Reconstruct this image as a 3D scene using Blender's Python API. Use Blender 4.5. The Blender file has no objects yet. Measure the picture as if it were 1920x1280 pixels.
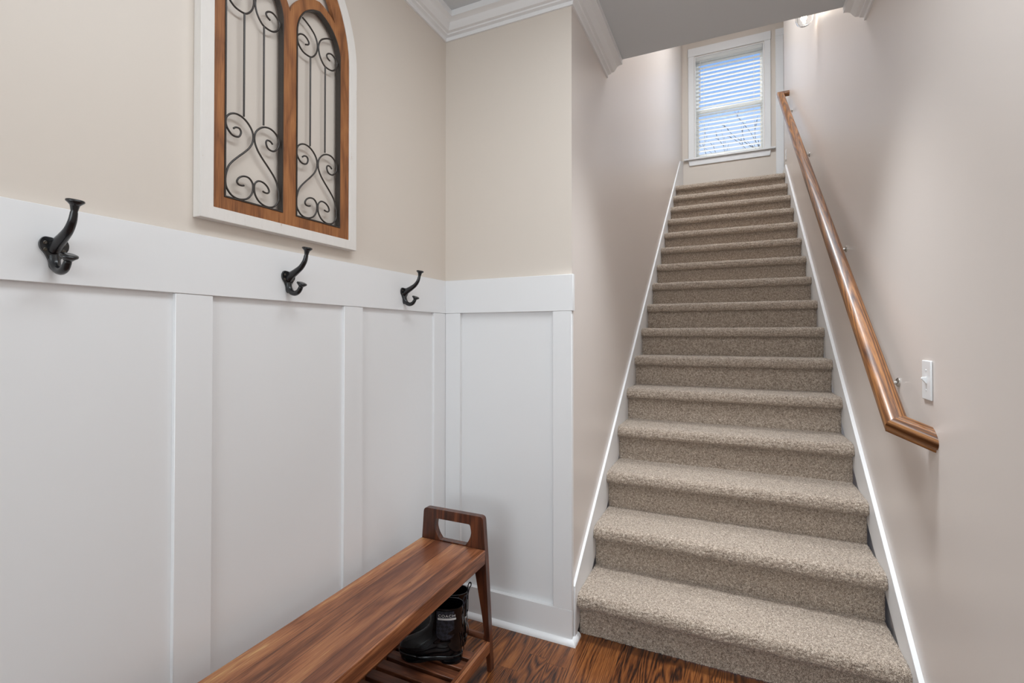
import bpy, bmesh, math, random
import numpy as np
from mathutils import Vector, Matrix

random.seed(7)
rng = np.random.default_rng(7)
sc = bpy.context.scene
COL = sc.collection

# ------------------------------------------------------------------ camera
cam_d = bpy.data.cameras.new('camera')
cam = bpy.data.objects.new('camera', cam_d)
COL.objects.link(cam)
cam.location = (0, 0, 1.2712)
cam.rotation_euler = (math.radians(90 + 0.583), 0, math.radians(24.571))
cam_d.sensor_width = 36
cam_d.lens = 903.861 / 1920 * 36
cam_d.shift_y = -20.62 / 1920
cam_d.clip_start = 0.02
cam_d.clip_end = 300
sc.camera = cam

# ------------------------------------------------------------------ colour management
sc.view_settings.view_transform = 'Standard'
sc.view_settings.look = 'None'
sc.view_settings.exposure = 0.05
sc.view_settings.gamma = 1.0
sc.view_settings.use_curve_mapping = False

# ------------------------------------------------------------------ world: clear winter sky
world = bpy.data.worlds.new('world')
sc.world = world
world.use_nodes = True
wn = world.node_tree
wn.nodes.clear()
wo = wn.nodes.new('ShaderNodeOutputWorld')
wb = wn.nodes.new('ShaderNodeBackground')
wt = wn.nodes.new('ShaderNodeTexCoord')
ws = wn.nodes.new('ShaderNodeSeparateXYZ')
wr = wn.nodes.new('ShaderNodeValToRGB')
wn.links.new(wt.outputs['Generated'], ws.inputs[0])
wn.links.new(ws.outputs['Z'], wr.inputs[0])
wn.links.new(wr.outputs[0], wb.inputs[0])
wn.links.new(wb.outputs[0], wo.inputs[0])
e = wr.color_ramp.elements
e[0].position = 0.0; e[0].color = (0.84, 0.90, 0.98, 1)
e[1].position = 0.60; e[1].color = (0.16, 0.34, 0.80, 1)
m_ = e.new(0.31); m_.color = (0.66, 0.78, 0.97, 1)
m_ = e.new(0.39); m_.color = (0.40, 0.60, 0.96, 1)
m_ = e.new(0.47); m_.color = (0.24, 0.45, 0.90, 1)
wb.inputs[1].default_value = 1.0

# ------------------------------------------------------------------ lights
def area(name, loc, rot, sx, sy, power, col):
    d = bpy.data.lights.new(name, 'AREA')
    d.shape = 'RECTANGLE'; d.size = sx; d.size_y = sy
    d.energy = power; d.color = col
    o = bpy.data.objects.new(name, d)
    o.location = loc; o.rotation_euler = [math.radians(a) for a in rot]
    COL.objects.link(o)
    return o
# added area light for assumed daylight behind the camera; no window is built there
area('assumed_daylight', (-0.35, -2.38, 1.50), (80, 0, 0), 1.5, 1.7, 41, (0.81, 0.925, 1.0))
# assumed flush ceiling lamp of the entry, out of view
area('assumed_entry_lamp', (-0.03, 2.02, 2.725), (0, 0, 0), 0.26, 0.30, 7.5, (0.88, 0.945, 1.0)).data.spread = math.radians(76)
area('entry_fill', (-0.10, 0.75, 2.725), (0, 0, 0), 0.6, 1.3, 19, (0.87, 0.945, 1.0))  # added soft overhead fill, evens out the light on the entry walls
# added unseen light above the flight, placed to brighten the stairwell walls
area('stairwell_fill', (-0.03, 4.2, 5.42), (0, 0, 0), 0.6, 1.4, 66, (0.84, 0.93, 1.0))
# winter sun on the far side of the house, falling on the outside of the window
sd = bpy.data.lights.new('sun', 'SUN'); sd.energy = 5.0; sd.angle = math.radians(0.6); sd.color = (1.0, 0.96, 0.90)
so0 = bpy.data.objects.new('sun', sd); so0.rotation_euler = (math.radians(-38), 0, math.radians(12)); COL.objects.link(so0)
# bulb of the wall sconce above the stairs
pd = bpy.data.lights.new('sconce_bulb_light', 'POINT')
pd.energy = 8.0; pd.color = (1.0, 0.86, 0.72); pd.shadow_soft_size = 0.02
po = bpy.data.objects.new('sconce_bulb_light', pd)
po.location = (0.46, 3.87, 3.475)
COL.objects.link(po)

# ------------------------------------------------------------------ helpers: tags
def tag(o, label=None, cat=None, group=None, kind=None):
    if label: o['label'] = label
    if cat: o['category'] = cat
    if group: o['group'] = group
    if kind: o['kind'] = kind
    return o
def empty(name, loc=(0, 0, 0), rz=0.0):
    o = bpy.data.objects.new(name, None)
    COL.objects.link(o)
    o.location = loc; o.rotation_euler = (0, 0, rz)
    return o
def copy_tree(o, parent=None):
    c = o.copy(); COL.objects.link(c)
    if parent: c.parent = parent
    for ch in list(o.children): copy_tree(ch, c)
    return c

# ------------------------------------------------------------------ helpers: mesh building
class MB:
    def __init__(s): s.v = []; s.f = []
    def add(s, vs, fs):
        n = len(s.v); s.v += [tuple(map(float, p)) for p in vs]; s.f += [tuple(i + n for i in f) for f in fs]
        return s
    def box(s, x0, x1, y0, y1, z0, z1):
        return s.add([(x0,y0,z0),(x1,y0,z0),(x1,y1,z0),(x0,y1,z0),(x0,y0,z1),(x1,y0,z1),(x1,y1,z1),(x0,y1,z1)],
                     [(0,3,2,1),(4,5,6,7),(0,1,5,4),(1,2,6,5),(2,3,7,6),(3,0,4,7)])
    def prism(s, pts, axis, a, b):
        """pts: 2-D outline in the two other axes (cyclic order), extruded along axis from a to b"""
        n = len(pts)
        def P(p, t):
            return {'X': (t, p[0], p[1]), 'Y': (p[0], t, p[1]), 'Z': (p[0], p[1], t)}[axis]
        vs = [P(p, a) for p in pts] + [P(p, b) for p in pts]
        fs = [tuple(range(n))[::-1], tuple(range(n, 2*n))] + [(i, (i+1) % n, n+(i+1) % n, n+i) for i in range(n)]
        return s.add(vs, fs)
    def tube(s, path, rad, seg=10, cap=True, flat=None):
        P = [Vector(p) for p in path]; n = len(P)
        R = rad if hasattr(rad, '__len__') else [rad]*n
        T = []
        for i in range(n):
            a = P[max(i-1, 0)]; b = P[min(i+1, n-1)]
            T.append((b-a).normalized())
        up = Vector((0, 0, 1)) if abs(T[0].z) < 0.9 else Vector((1, 0, 0))
        nrm = (up - T[0]*up.dot(T[0])).normalized()
        vs = []; fs = []
        for i in range(n):
            nrm = (nrm - T[i]*nrm.dot(T[i])).normalized()
            bi = T[i].cross(nrm)
            r = R[i]; ra, rb = r if hasattr(r, '__len__') else (r, r)
            for k in range(seg):
                a = 2*math.pi*k/seg
                vs.append(P[i] + nrm*math.cos(a)*ra + bi*math.sin(a)*rb)
        for i in range(n-1):
            for k in range(seg):
                k2 = (k+1) % seg
                fs.append((i*seg+k, i*seg+k2, (i+1)*seg+k2, (i+1)*seg+k))
        if cap:
            fs.append(tuple(range(seg))[::-1]); fs.append(tuple((n-1)*seg+k for k in range(seg)))
        return s.add(vs, fs)
    def lathe(s, prof, seg=20, M=None):
        """prof: (r, h) along local z"""
        M = M or Matrix()
        vs = []; fs = []
        n = len(prof)
        for r, h in prof:
            for k in range(seg):
                a = 2*math.pi*k/seg
                vs.append(M @ Vector((r*math.cos(a), r*math.sin(a), h)))
        for i in range(n-1):
            for k in range(seg):
                k2 = (k+1) % seg
                fs.append((i*seg+k, i*seg+k2, (i+1)*seg+k2, (i+1)*seg+k))
        if prof[0][0] > 1e-6: fs.append(tuple(range(seg))[::-1])
        if prof[-1][0] > 1e-6: fs.append(tuple((n-1)*seg+k for k in range(seg)))
        return s.add(vs, fs)
    def loft(s, rings, cap=True):
        m = len(rings[0]); n = len(rings)
        vs = [p for r in rings for p in r]; fs = []
        for i in range(n-1):
            for k in range(m):
                k2 = (k+1) % m
                fs.append((i*m+k, i*m+k2, (i+1)*m+k2, (i+1)*m+k))
        if cap:
            fs.append(tuple(range(m))[::-1]); fs.append(tuple((n-1)*m+k for k in range(m)))
        return s.add(vs, fs)
    def sweep(s, path, prof, side=1):
        """profile (d, z) swept along a plan polyline with mitred corners; d measured to the given side of the path"""
        n = len(path); D = []
        for i in range(n):
            def nr(a, b):
                dx, dy = b[0]-a[0], b[1]-a[1]; l = math.hypot(dx, dy)
                return (-dy/l*side, dx/l*side)
            if i == 0: D.append(nr(path[0], path[1]))
            elif i == n-1: D.append(nr(path[-2], path[-1]))
            else:
                a = nr(path[i-1], path[i]); b = nr(path[i], path[i+1])
                k = 1 + a[0]*b[0] + a[1]*b[1]
                D.append(((a[0]+b[0])/k, (a[1]+b[1])/k))
        rings = [[(path[i][0]+D[i][0]*d, path[i][1]+D[i][1]*d, z) for d, z in prof] for i in range(n)]
        return s.loft(rings)
    def build(s, name, mat, parent=None, smooth=None, bevel=0, seg=2, loc=None):
        me = bpy.data.meshes.new(name)
        me.from_pydata(s.v, [], s.f)
        bm = bmesh.new(); bm.from_mesh(me)
        bmesh.ops.recalc_face_normals(bm, faces=bm.faces)
        bm.to_mesh(me); bm.free()
        return link_mesh(name, me, mat, parent, smooth, bevel, seg)

def link_mesh(name, me, mat, parent=None, smooth=None, bevel=0, seg=2):
    me.name = name
    if mat: me.materials.append(mat)
    o = bpy.data.objects.new(name, me)
    COL.objects.link(o)
    if smooth is not None:
        me.shade_smooth()
        if smooth < 180: me.set_sharp_from_angle(angle=math.radians(smooth))
    if bevel:
        b = o.modifiers.new('bevel', 'BEVEL'); b.width = bevel; b.segments = seg; b.limit_method = 'ANGLE'; b.angle_limit = math.radians(40)
        b.harden_normals = False
        if smooth is None:
            me.shade_smooth(); me.set_sharp_from_angle(angle=math.radians(50))
    if parent: o.parent = parent
    return o

def plate(name, outer, holes, axis, a, b, mat, parent=None, bevel=0.0):
    """flat board with holes: outlines in the plane across axis, from a to b along it"""
    from mathutils.geometry import delaunay_2d_cdt
    loops = []
    for pts in [outer] + holes:
        q = [pts[0]]
        for p in pts[1:]:
            if math.hypot(p[0]-q[-1][0], p[1]-q[-1][1]) > 1e-5: q.append(p)
        if math.hypot(q[0][0]-q[-1][0], q[0][1]-q[-1][1]) < 1e-5: q.pop()
        loops.append(q)
    flat = [p for q in loops for p in q]; n = len(flat)
    ed = []; o = 0
    for q in loops:
        ed += [(o+k, o+(k+1) % len(q)) for k in range(len(q))]; o += len(q)
    r_ = delaunay_2d_cdt([Vector(p) for p in flat], ed, [], 0, 1e-7)
    def inside(x, y):
        c = False
        for q in loops:
            for k in range(len(q)):
                (x1, y1), (x2, y2) = q[k-1], q[k]
                if (y1 > y) != (y2 > y) and x < (x2-x1)*(y-y1)/(y2-y1)+x1: c = not c
        return c
    cv = [tuple(v) for v in r_[0]]
    tri = [tuple(f) for f in r_[2] if inside(sum(cv[k][0] for k in f)/3, sum(cv[k][1] for k in f)/3)]
    nc = len(cv)
    mp = {'X': lambda p, t: (t, p[0], p[1]), 'Y': lambda p, t: (p[0], t, p[1]), 'Z': lambda p, t: (p[0], p[1], t)}[axis]
    mb = MB()
    # each boundary edge of the cap gets a side wall
    cnt = {}
    for t in tri:
        for k in range(3):
            e_ = (t[k], t[(k+1) % 3]); cnt[frozenset(e_)] = cnt.get(frozenset(e_), []) + [e_]
    fs = list(tri) + [tuple(k+nc for k in t[::-1]) for t in tri]
    for v in cnt.values():
        if len(v) == 1: fs.append((v[0][1], v[0][0], v[0][0]+nc, v[0][1]+nc))
    used = sorted({k for f in fs for k in f}); ix = {k: i for i, k in enumerate(used)}
    pts3 = [mp(p, a) for p in cv] + [mp(p, b) for p in cv]
    mb.add([pts3[k] for k in used], [tuple(ix[k] for k in f) for f in fs])
    if bevel: return mb.build(name, mat, parent, smooth=35, bevel=bevel, seg=2)
    return mb.build(name, mat, parent, smooth=35)

def catmull(P, k=6):
    P = [np.array(p, float) for p in P]; out = []
    Q = [2*P[0]-P[1]] + P + [2*P[-1]-P[-2]]
    for i in range(1, len(Q)-2):
        for j in range(k):
            t = j/k
            out.append(0.5*((2*Q[i]) + (-Q[i-1]+Q[i+1])*t + (2*Q[i-1]-5*Q[i]+4*Q[i+1]-Q[i+2])*t*t + (-Q[i-1]+3*Q[i]-3*Q[i+1]+Q[i+2])*t**3))
    out.append(P[-1])
    return out
def smooth_loop(P, k=6):
    n = len(P); P = [np.array(p, float) for p in P]; out = []
    for i in range(n):
        a, b, c, d = P[i-1], P[i], P[(i+1) % n], P[(i+2) % n]
        for j in range(k):
            t = j/k
            out.append(tuple(0.5*((2*b)+(-a+c)*t+(2*a-5*b+4*c-d)*t*t+(-a+3*b-3*c+d)*t**3)))
    return out
def rounded(pts, r, n=5):
    """polygon with rounded corners; r scalar or list"""
    out = []; N = len(pts)
    for i in range(N):
        ri = r[i] if hasattr(r, '__len__') else r
        p = Vector(pts[i]).to_2d(); a = Vector(pts[i-1]).to_2d()-p; b = Vector(pts[(i+1) % N]).to_2d()-p
        if ri <= 0: out.append(tuple(p)); continue
        la, lb = a.length, b.length; a.normalize(); b.normalize()
        d = min(ri, la*0.45, lb*0.45)
        A = p+a*d; B = p+b*d
        for k in range(n+1):
            t = k/n
            q = A*(1-t)**2 + p*2*t*(1-t) + B*t*t
            out.append((q.x, q.y))
    return out

# ------------------------------------------------------------------ helpers: materials
def s2l(c): return tuple(((v/255)/12.92 if v/255 <= 0.04045 else ((v/255+0.055)/1.055)**2.4) for v in c) + (1,)
class NT:
    def __init__(s, name):
        s.m = bpy.data.materials.new(name); s.m.use_nodes = True
        s.t = s.m.node_tree; s.t.nodes.clear()
        s.out = s.t.nodes.new('ShaderNodeOutputMaterial')
        s.b = s.t.nodes.new('ShaderNodeBsdfPrincipled')
        s.t.links.new(s.b.outputs[0], s.out.inputs[0])
    def n(s, typ, **kw):
        o = s.t.nodes.new(typ)
        for k, v in kw.items(): setattr(o, k, v)
        return o
    def set(s, node, inp, val):
        i = node.inputs[inp]
        if isinstance(val, bpy.types.NodeSocket): s.t.links.new(val, i)
        else: i.default_value = val
    def math(s, op, a, b=None, c=None):
        o = s.n('ShaderNodeMath', operation=op)
        s.set(o, 0, a)
        if b is not None: s.set(o, 1, b)
        if c is not None: s.set(o, 2, c)
        return o.outputs[0]
    def coords(s):
        return s.n('ShaderNodeTexCoord').outputs['Object']
    def mapping(s, vec, scale=(1,1,1), loc=(0,0,0), rot=(0,0,0)):
        o = s.n('ShaderNodeMapping'); s.set(o, 'Vector', vec)
        o.inputs['Scale'].default_value = scale; o.inputs['Location'].default_value = loc; o.inputs['Rotation'].default_value = rot
        return o.outputs[0]
    def noise(s, vec, scale, detail=2, rough=0.5, dist=0.0):
        o = s.n('ShaderNodeTexNoise'); s.set(o, 'Vector', vec); s.set(o, 'Scale', scale); s.set(o, 'Detail', detail); s.set(o, 'Roughness', rough); s.set(o, 'Distortion', dist)
        return o.outputs[0]
    def ramp(s, fac, stops, interp='LINEAR'):
        o = s.n('ShaderNodeValToRGB'); s.set(o, 0, fac); r = o.color_ramp; r.interpolation = interp
        r.elements[0].position = stops[0][0]; r.elements[0].color = stops[0][1]
        r.elements[1].position = stops[-1][0]; r.elements[1].color = stops[-1][1]
        for p, c in stops[1:-1]:
            q = r.elements.new(p); q.color = c
        return o.outputs[0]
    def mix(s, fac, a, b, mode='MIX'):
        o = s.n('ShaderNodeMix', data_type='RGBA', blend_type=mode)
        s.set(o, 0, fac); s.set(o, 6, a); s.set(o, 7, b)
        return o.outputs[2]
    def bump(s, h, strength=0.2, dist=0.001):
        o = s.n('ShaderNodeBump'); s.set(o, 'Height', h); s.set(o, 'Strength', strength); s.set(o, 'Distance', dist)
        s.t.links.new(o.outputs[0], s.b.inputs['Normal'])
    def fin(s, color=None, rough=0.5, metal=0.0, spec=0.5, coat=0.0, coat_rough=0.1):
        if color is not None: s.set(s.b, 'Base Color', color)
        s.set(s.b, 'Roughness', rough); s.set(s.b, 'Metallic', metal); s.set(s.b, 'Specular IOR Level', spec)
        s.set(s.b, 'Coat Weight', coat); s.set(s.b, 'Coat Roughness', coat_rough)
        return s.m

def paint(name, col, rough=0.5, bump=0.06, scale=160, spec=0.4):
    t = NT(name); c = t.coords()
    n = t.noise(c, scale, 3)
    t.bump(n, bump, 0.002)
    big = t.noise(c, 1.7, 2)
    colr = t.mix(t.math('MULTIPLY', big, 0.10), s2l(col), s2l([v*0.95 for v in col]))
    return t.fin(colr, rough, spec=spec)
def plain(name, col, rough=0.4, metal=0.0, spec=0.5, coat=0.0, nscale=60, var=0.12):
    t = NT(name); n = t.noise(t.coords(), nscale, 3)
    colr = t.mix(t.math('MULTIPLY', n, var*2), s2l(col), s2l([v*0.8 for v in col]))
    return t.fin(colr, rough, metal, spec, coat)

def wood(name, stops, along='Y', board=0.0, across='X', length=0.0, rings=9.0, sa=1.0, sl=0.12, nscale=9.0, rough=0.35, coat=0.0,
         pore=0.35, tint=0.25, seam=0.5, ring_mix=0.6, dist=0.4, bump=0.1, grain=1.0, tint_cols=None, rot=None):
    """procedural timber: contour-line grain stretched along an axis, split into boards"""
    t = NT(name); co = t.coords()
    if rot: co = t.mapping(co, rot=rot)
    sp = t.n('ShaderNodeSeparateXYZ'); t.set(sp, 0, co)
    ax = {'X': sp.outputs[0], 'Y': sp.outputs[1], 'Z': sp.outputs[2]}
    third = [k for k in 'XYZ' if k not in (along, across)][0]
    A, L, T3 = ax[across], ax[along], ax[third]
    bid = None; rnd = None; seam_f = None
    if board:
        q = t.math('DIVIDE', A, board); bid = t.math('FLOOR', q)
        fr = t.math('FRACT', q)
        w1 = t.n('ShaderNodeTexWhiteNoise', noise_dimensions='1D'); t.set(w1, 'W', bid)
        key = t.math('MULTIPLY', bid, 7.31)
        seam_f = t.math('LESS_THAN', t.math('MINIMUM', fr, t.math('SUBTRACT', 1.0, fr)), 0.0011/board)
        if length:
            q2 = t.math('ADD', t.math('DIVIDE', L, length), t.math('MULTIPLY', w1.outputs[0], 13.7))
            key = t.math('ADD', key, t.math('MULTIPLY', t.math('FLOOR', q2), 3.77))
            f2 = t.math('FRACT', q2)
            seam_f = t.math('MAXIMUM', seam_f, t.math('LESS_THAN', f2, 0.002/length))
        w2 = t.n('ShaderNodeTexWhiteNoise', noise_dimensions='1D'); t.set(w2, 'W', key)
        rnd = w2.outputs[0]
        offL = t.math('MULTIPLY', rnd, 37.0)
    cm = t.n('ShaderNodeCombineXYZ')
    t.set(cm, 0, t.math('MULTIPLY', A, sa)); 
    Ls = t.math('MULTIPLY', L, sl)
    t.set(cm, 1, t.math('ADD', Ls, offL) if board else Ls)
    t.set(cm, 2, t.math('MULTIPLY', T3, sa))
    f = t.noise(cm.outputs[0], nscale, 2.0, 0.45, dist)
    rg = t.math('PINGPONG', t.math('MULTIPLY', f, rings), 0.5)
    rg = t.math('MULTIPLY', rg, 2.0)
    c2 = t.n('ShaderNodeCombineXYZ')
    t.set(c2, 0, t.math('MULTIPLY', A, 1.0)); t.set(c2, 1, t.math('MULTIPLY', L, 0.035)); t.set(c2, 2, t.math('MULTIPLY', T3, 1.0))
    fine = t.noise(c2.outputs[0], 420*grain, 2, 0.6)
    fine2 = t.noise(c2.outputs[0], 70*grain, 3, 0.6)
    val = t.math('ADD', t.math('MULTIPLY', rg, ring_mix), t.math('MULTIPLY', fine2, 1-ring_mix))
    val = t.math('ADD', val, t.math('MULTIPLY', t.math('SUBTRACT', fine, 0.5), pore))
    if board: val = t.math('ADD', val, t.math('MULTIPLY', t.math('SUBTRACT', rnd, 0.5), tint))
    colr = t.ramp(val, [(p, s2l(c)) for p, c in stops])
    blot = t.noise(cm.outputs[0], nscale*0.5, 2)
    if tint_cols:
        colr = t.mix(t.ramp(blot, [(0.45, (0,0,0,1)), (0.62, (1,1,1,1))]), colr, t.mix(0.75, colr, s2l(tint_cols)))
    if seam_f is not None: colr = t.mix(t.math('MULTIPLY', seam_f, seam), colr, s2l((25, 12, 6)))
    t.bump(val, bump, 0.001)
    return t.fin(colr, rough, coat=coat, coat_rough=0.15)

M = {}
M['beige'] = paint('beige_wall_paint', (219, 208, 197), 0.45, 0.05)
M['beige_cool_light'] = paint('beige_paint_in_cool_light', (223, 213, 206), 0.36, 0.05, spec=0.5)  # same beige paint, with the stairwell's cooler light put into the colour
M['white'] = paint('white_trim_paint', (237, 236, 236), 0.38, 0.015, 90)
M['ceiling'] = paint('shaded_white_ceiling_paint', (208, 210, 212), 0.7, 0.05)  # white like the crown, greyed in the colour to stand for shade
M['floor'] = wood('oak_floorboards', [(0.02, (18, 7, 3)), (0.28, (44, 21, 9)), (0.45, (94, 50, 22)), (0.75, (124, 72, 34)), (1.0, (146, 90, 46))], along='Y', board=0.083, across='X', length=1.1,
                  rings=30, sa=1.0, sl=0.085, nscale=7, rough=0.3, coat=0.2, pore=1.2, tint=0.3, ring_mix=0.55, dist=0.6)
M['bench'] = wood('acacia_bench_wood', [(0.05, (70, 36, 22)), (0.35, (120, 70, 42)), (0.55, (154, 96, 62)), (0.75, (174, 115, 74)), (1.0, (208, 164, 110))], along='Y', board=0.077, across='X',
                  rings=6, sa=1.0, sl=0.13, nscale=7, rough=0.38, coat=0.1, pore=0.9, tint=0.24, ring_mix=0.36, seam=0.6, dist=0.8, tint_cols=(96, 50, 32))
M['bench_z'] = wood('acacia_leg_wood', [(0.1, (36, 17, 10)), (0.4, (68, 34, 20)), (0.7, (98, 52, 30)), (1.0, (132, 78, 48))], along='Z', across='X',
                  rings=6, sl=0.12, nscale=9, rough=0.34, coat=0.2, pore=0.8, ring_mix=0.45, dist=0.8)
M['bench_x'] = wood('acacia_slat_wood', [(0.1, (46, 23, 15)), (0.4, (84, 46, 28)), (0.7, (116, 67, 42)), (1.0, (150, 94, 60))], along='X', across='Y',
                  rings=6, sl=0.12, nscale=9, rough=0.4, coat=0.12, pore=0.8, ring_mix=0.45, dist=0.8)
M['rail'] = wood('oak_handrail_wood', [(0.1, (56, 29, 12)), (0.4, (104, 62, 29)), (0.65, (146, 95, 49)), (1.0, (186, 130, 74))], along='Y', across='X',
                  rings=16, sl=0.045, nscale=12, rough=0.34, coat=0.22, pore=0.8, ring_mix=0.5, dist=0.3, rot=(math.radians(-36.0), 0, 0))
M['rail_end'] = wood('oak_handrail_return_wood', [(0.1, (56, 29, 12)), (0.4, (104, 62, 29)), (0.65, (146, 95, 49)), (1.0, (186, 130, 74))], along='X', across='Y',
                  rings=12, sl=0.05, nscale=12, rough=0.32, coat=0.25, pore=0.8, ring_mix=0.5, dist=0.3, rot=(0, math.radians(-22), math.radians(28)))
M['tracery'] = wood('brown_tracery_wood', [(0.1, (92, 52, 27)), (0.45, (142, 88, 47)), (0.8, (170, 112, 64)), (1.0, (194, 138, 88))], along='Z', across='Y',
                  rings=4, sl=0.3, nscale=12, rough=0.6, pore=0.8, ring_mix=0.35)
def distressed():
    t = NT('distressed_white_wood'); c = t.coords()
    n = t.noise(t.mapping(c, (1, 1, 0.25)), 60, 5, 0.7)
    colr = t.ramp(n, [(0.0, s2l((232, 226, 220))), (0.66, s2l((226, 220, 214))), (0.74, s2l((196, 172, 150))), (0.8, s2l((170, 130, 96)))])
    t.bump(n, 0.3, 0.002)
    return t.fin(colr, 0.7)
M['distressed'] = distressed()
def iron(name, col, rough):
    t = NT(name); n = t.noise(t.coords(), 220, 3)
    t.bump(n, 0.25, 0.001)
    return t.fin(t.mix(n, s2l(col), s2l([v*1.5 for v in col])), rough, 0.0, 0.5, 0.2, 0.25)
M['iron'] = iron('dark_bronze_iron', (38, 32, 28), 0.42)
M['blackiron'] = iron('black_cast_iron', (15, 15, 17), 0.24)
M['screw'] = iron('dark_screw_metal', (52, 44, 34), 0.3)
M['chrome'] = plain('brushed_nickel', (190, 186, 180), 0.25, 1.0)
M['plastic'] = plain('white_plastic', (240, 240, 240), 0.3)
def blind_mat():
    t = NT('white_blind_slat'); n = t.noise(t.coords(), 40, 2)
    colr = t.mix(t.math('MULTIPLY', n, 0.1), s2l((248, 248, 246)), s2l((236, 236, 232)))
    t.fin(colr, 0.45)
    tl = t.n('ShaderNodeBsdfTranslucent'); t.set(tl, 0, colr)
    mx = t.n('ShaderNodeMixShader'); mx.inputs[0].default_value = 0.5
    t.t.links.new(t.b.outputs[0], mx.inputs[1]); t.t.links.new(tl.outputs[0], mx.inputs[2]); t.t.links.new(mx.outputs[0], t.out.inputs[0])
    return t.m
M['blind'] = blind_mat()
M['vinyl'] = plain('white_vinyl_sash', (240, 242, 240), 0.35)
M['bark'] = plain('dark_bark', (44, 37, 34), 0.9)
def glass(name, rough=0.0, ior=1.45):
    t = NT(name)
    n = t.noise(t.coords(), 30, 2); t.bump(n, 0.02, 0.0005)
    t.set(t.b, 'Transmission Weight', 1.0); t.set(t.b, 'IOR', ior)
    return t.fin((0.98, 0.99, 0.99, 1), rough)
M['bulbglass'] = glass('clear_lamp_glass')
def pane_mat():
    t = NT('window_pane_glass')
    tr = t.n('ShaderNodeBsdfTransparent'); gl = t.n('ShaderNodeBsdfGlossy'); gl.inputs['Roughness'].default_value = 0.02
    fr = t.n('ShaderNodeFresnel'); fr.inputs[0].default_value = 1.12; mx = t.n('ShaderNodeMixShader')
    t.t.links.new(fr.outputs[0], mx.inputs[0]); t.t.links.new(tr.outputs[0], mx.inputs[1]); t.t.links.new(gl.outputs[0], mx.inputs[2])
    t.t.links.new(mx.outputs[0], t.out.inputs[0])
    return t.m
M['pane'] = pane_mat()
def glow():
    t = NT('lit_bulb')
    t.set(t.b, 'Emission Color', (1.0, 0.85, 0.66, 1)); t.set(t.b, 'Emission Strength', 12)
    n = t.noise(t.coords(), 10, 1)
    return t.fin(t.mix(n, (1, .95, .9, 1), (1, 1, 1, 1)), 0.4)
M['bulb'] = glow()
def carpet():
    t = NT('taupe_cut_pile_carpet'); c = t.coords()
    n1 = t.noise(c, 380, 2, 0.75)
    n2 = t.noise(c, 110, 2, 0.6)
    v = t.math('ADD', t.math('MULTIPLY', n1, 0.72), t.math('MULTIPLY', n2, 0.28))
    colr = t.ramp(v, [(0.33, s2l((72, 59, 51))), (0.45, s2l((145, 127, 112))), (0.54, s2l((195, 177, 159))), (0.66, s2l((242, 229, 214)))])
    t.bump(n1, 0.8, 0.004)
    t.set(t.b, 'Sheen Weight', 0.25); t.set(t.b, 'Sheen Roughness', 0.5)
    return t.fin(colr, 0.95, spec=0.1)
M['carpet'] = carpet()
def rubber():
    t = NT('glossy_black_rubber'); n = t.noise(t.coords(), 40, 2); t.bump(n, 0.05, 0.001)
    return t.fin(t.mix(n, s2l((7, 7, 9)), s2l((13, 13, 16))), 0.10, spec=0.35, coat=0.2, coat_rough=0.05)
M['rubber'] = rubber()
def quilt():
    t = NT('woven_black_fabric'); c = t.coords()
    ck = t.n('ShaderNodeTexChecker'); t.set(ck, 'Vector', t.mapping(c, (1, 1, 1), rot=(0, 0.785, 0.3))); t.set(ck, 'Scale', 95)
    n = t.noise(c, 500, 2); t.bump(t.math('ADD', ck.outputs[1], n), 0.5, 0.001)
    return t.fin(t.mix(ck.outputs[1], s2l((22, 22, 28)), s2l((44, 44, 56))), 0.75)
M['quilt'] = quilt()
M['whiteprint'] = plain('white_print', (225, 225, 225), 0.5)

# ------------------------------------------------------------------ dimensions
WL = -1.2347          # entry wall on the left
WB = 1.9427           # short wall at the end of the entry
XS = -0.612           # left wall of the stairwell
XR = 0.542            # right wall
YW = 6.93             # wall with the window, at the top of the stairs
YN = 2.572            # where the lower ceiling ends over the stairs
ZC = 2.743            # lower ceiling
ZU = 5.48             # upper ceiling
YB = -2.5
LAND = 3.032
YH = 6.22             # end of the right wall at the landing

# ------------------------------------------------------------------ room shell
def struct(o, label, cat): return tag(o, label, cat, kind='structure')
struct(MB().box(WL-0.1, XR+0.1, YB-0.1, YW+0.14, -0.06, 0).build('floor', M['floor']), 'dark stained oak strip floor with strong grain', 'floor')
struct(MB().box(WL-0.1, WL, YB-0.1, WB+0.1, 0, ZC).build('wall_left', M['beige']), 'beige entry wall on the left above the white wainscot', 'wall')
struct(MB().box(WL, XS-0.0005, WB, WB+0.1, 0, ZC).build('wall_back', M['beige']), 'short beige wall between the hooks and the stairs', 'wall')
struct(MB().prism([(XS-0.1, WB+0.05), (XS, WB+0.0006), (XS, YW+0.1), (XS-0.1, YW+0.1)], 'Z', 0, ZU).build('wall_stair_left', M['beige_cool_light']), 'left wall of the carpeted stairs', 'wall')
struct(MB().box(XR, XR+0.1, YB-0.1, YH, -0.06, ZU).build('wall_right', M['beige_cool_light']), 'long right wall that carries the handrail', 'wall')
struct(MB().box(WL-0.1, XR+0.1, YB-0.1, YB, 0, ZC).build('wall_rear', M['beige']), 'beige wall behind the viewer', 'wall')
struct(MB().box(WL-0.1, XR+0.1, YB-0.1, WB+0.1, ZC, ZC+0.28).box(XS-0.1, XR, WB, YN, ZC, ZC+0.28).build('ceiling', M['ceiling']), 'low white ceiling that stops over the stairs', 'ceiling')
struct(MB().box(XS, XR, YN-0.1, YN, ZC+0.28, ZU).build('wall_upper', M['beige_cool_light']), 'upper stairwell wall above the lower ceiling', 'wall')
struct(MB().box(XS-0.1, 1.9, YN-0.1, YW+0.1, ZU, ZU+0.1).build('ceiling_upper', M['ceiling']), 'upper hall ceiling over the stairwell', 'ceiling')
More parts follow.
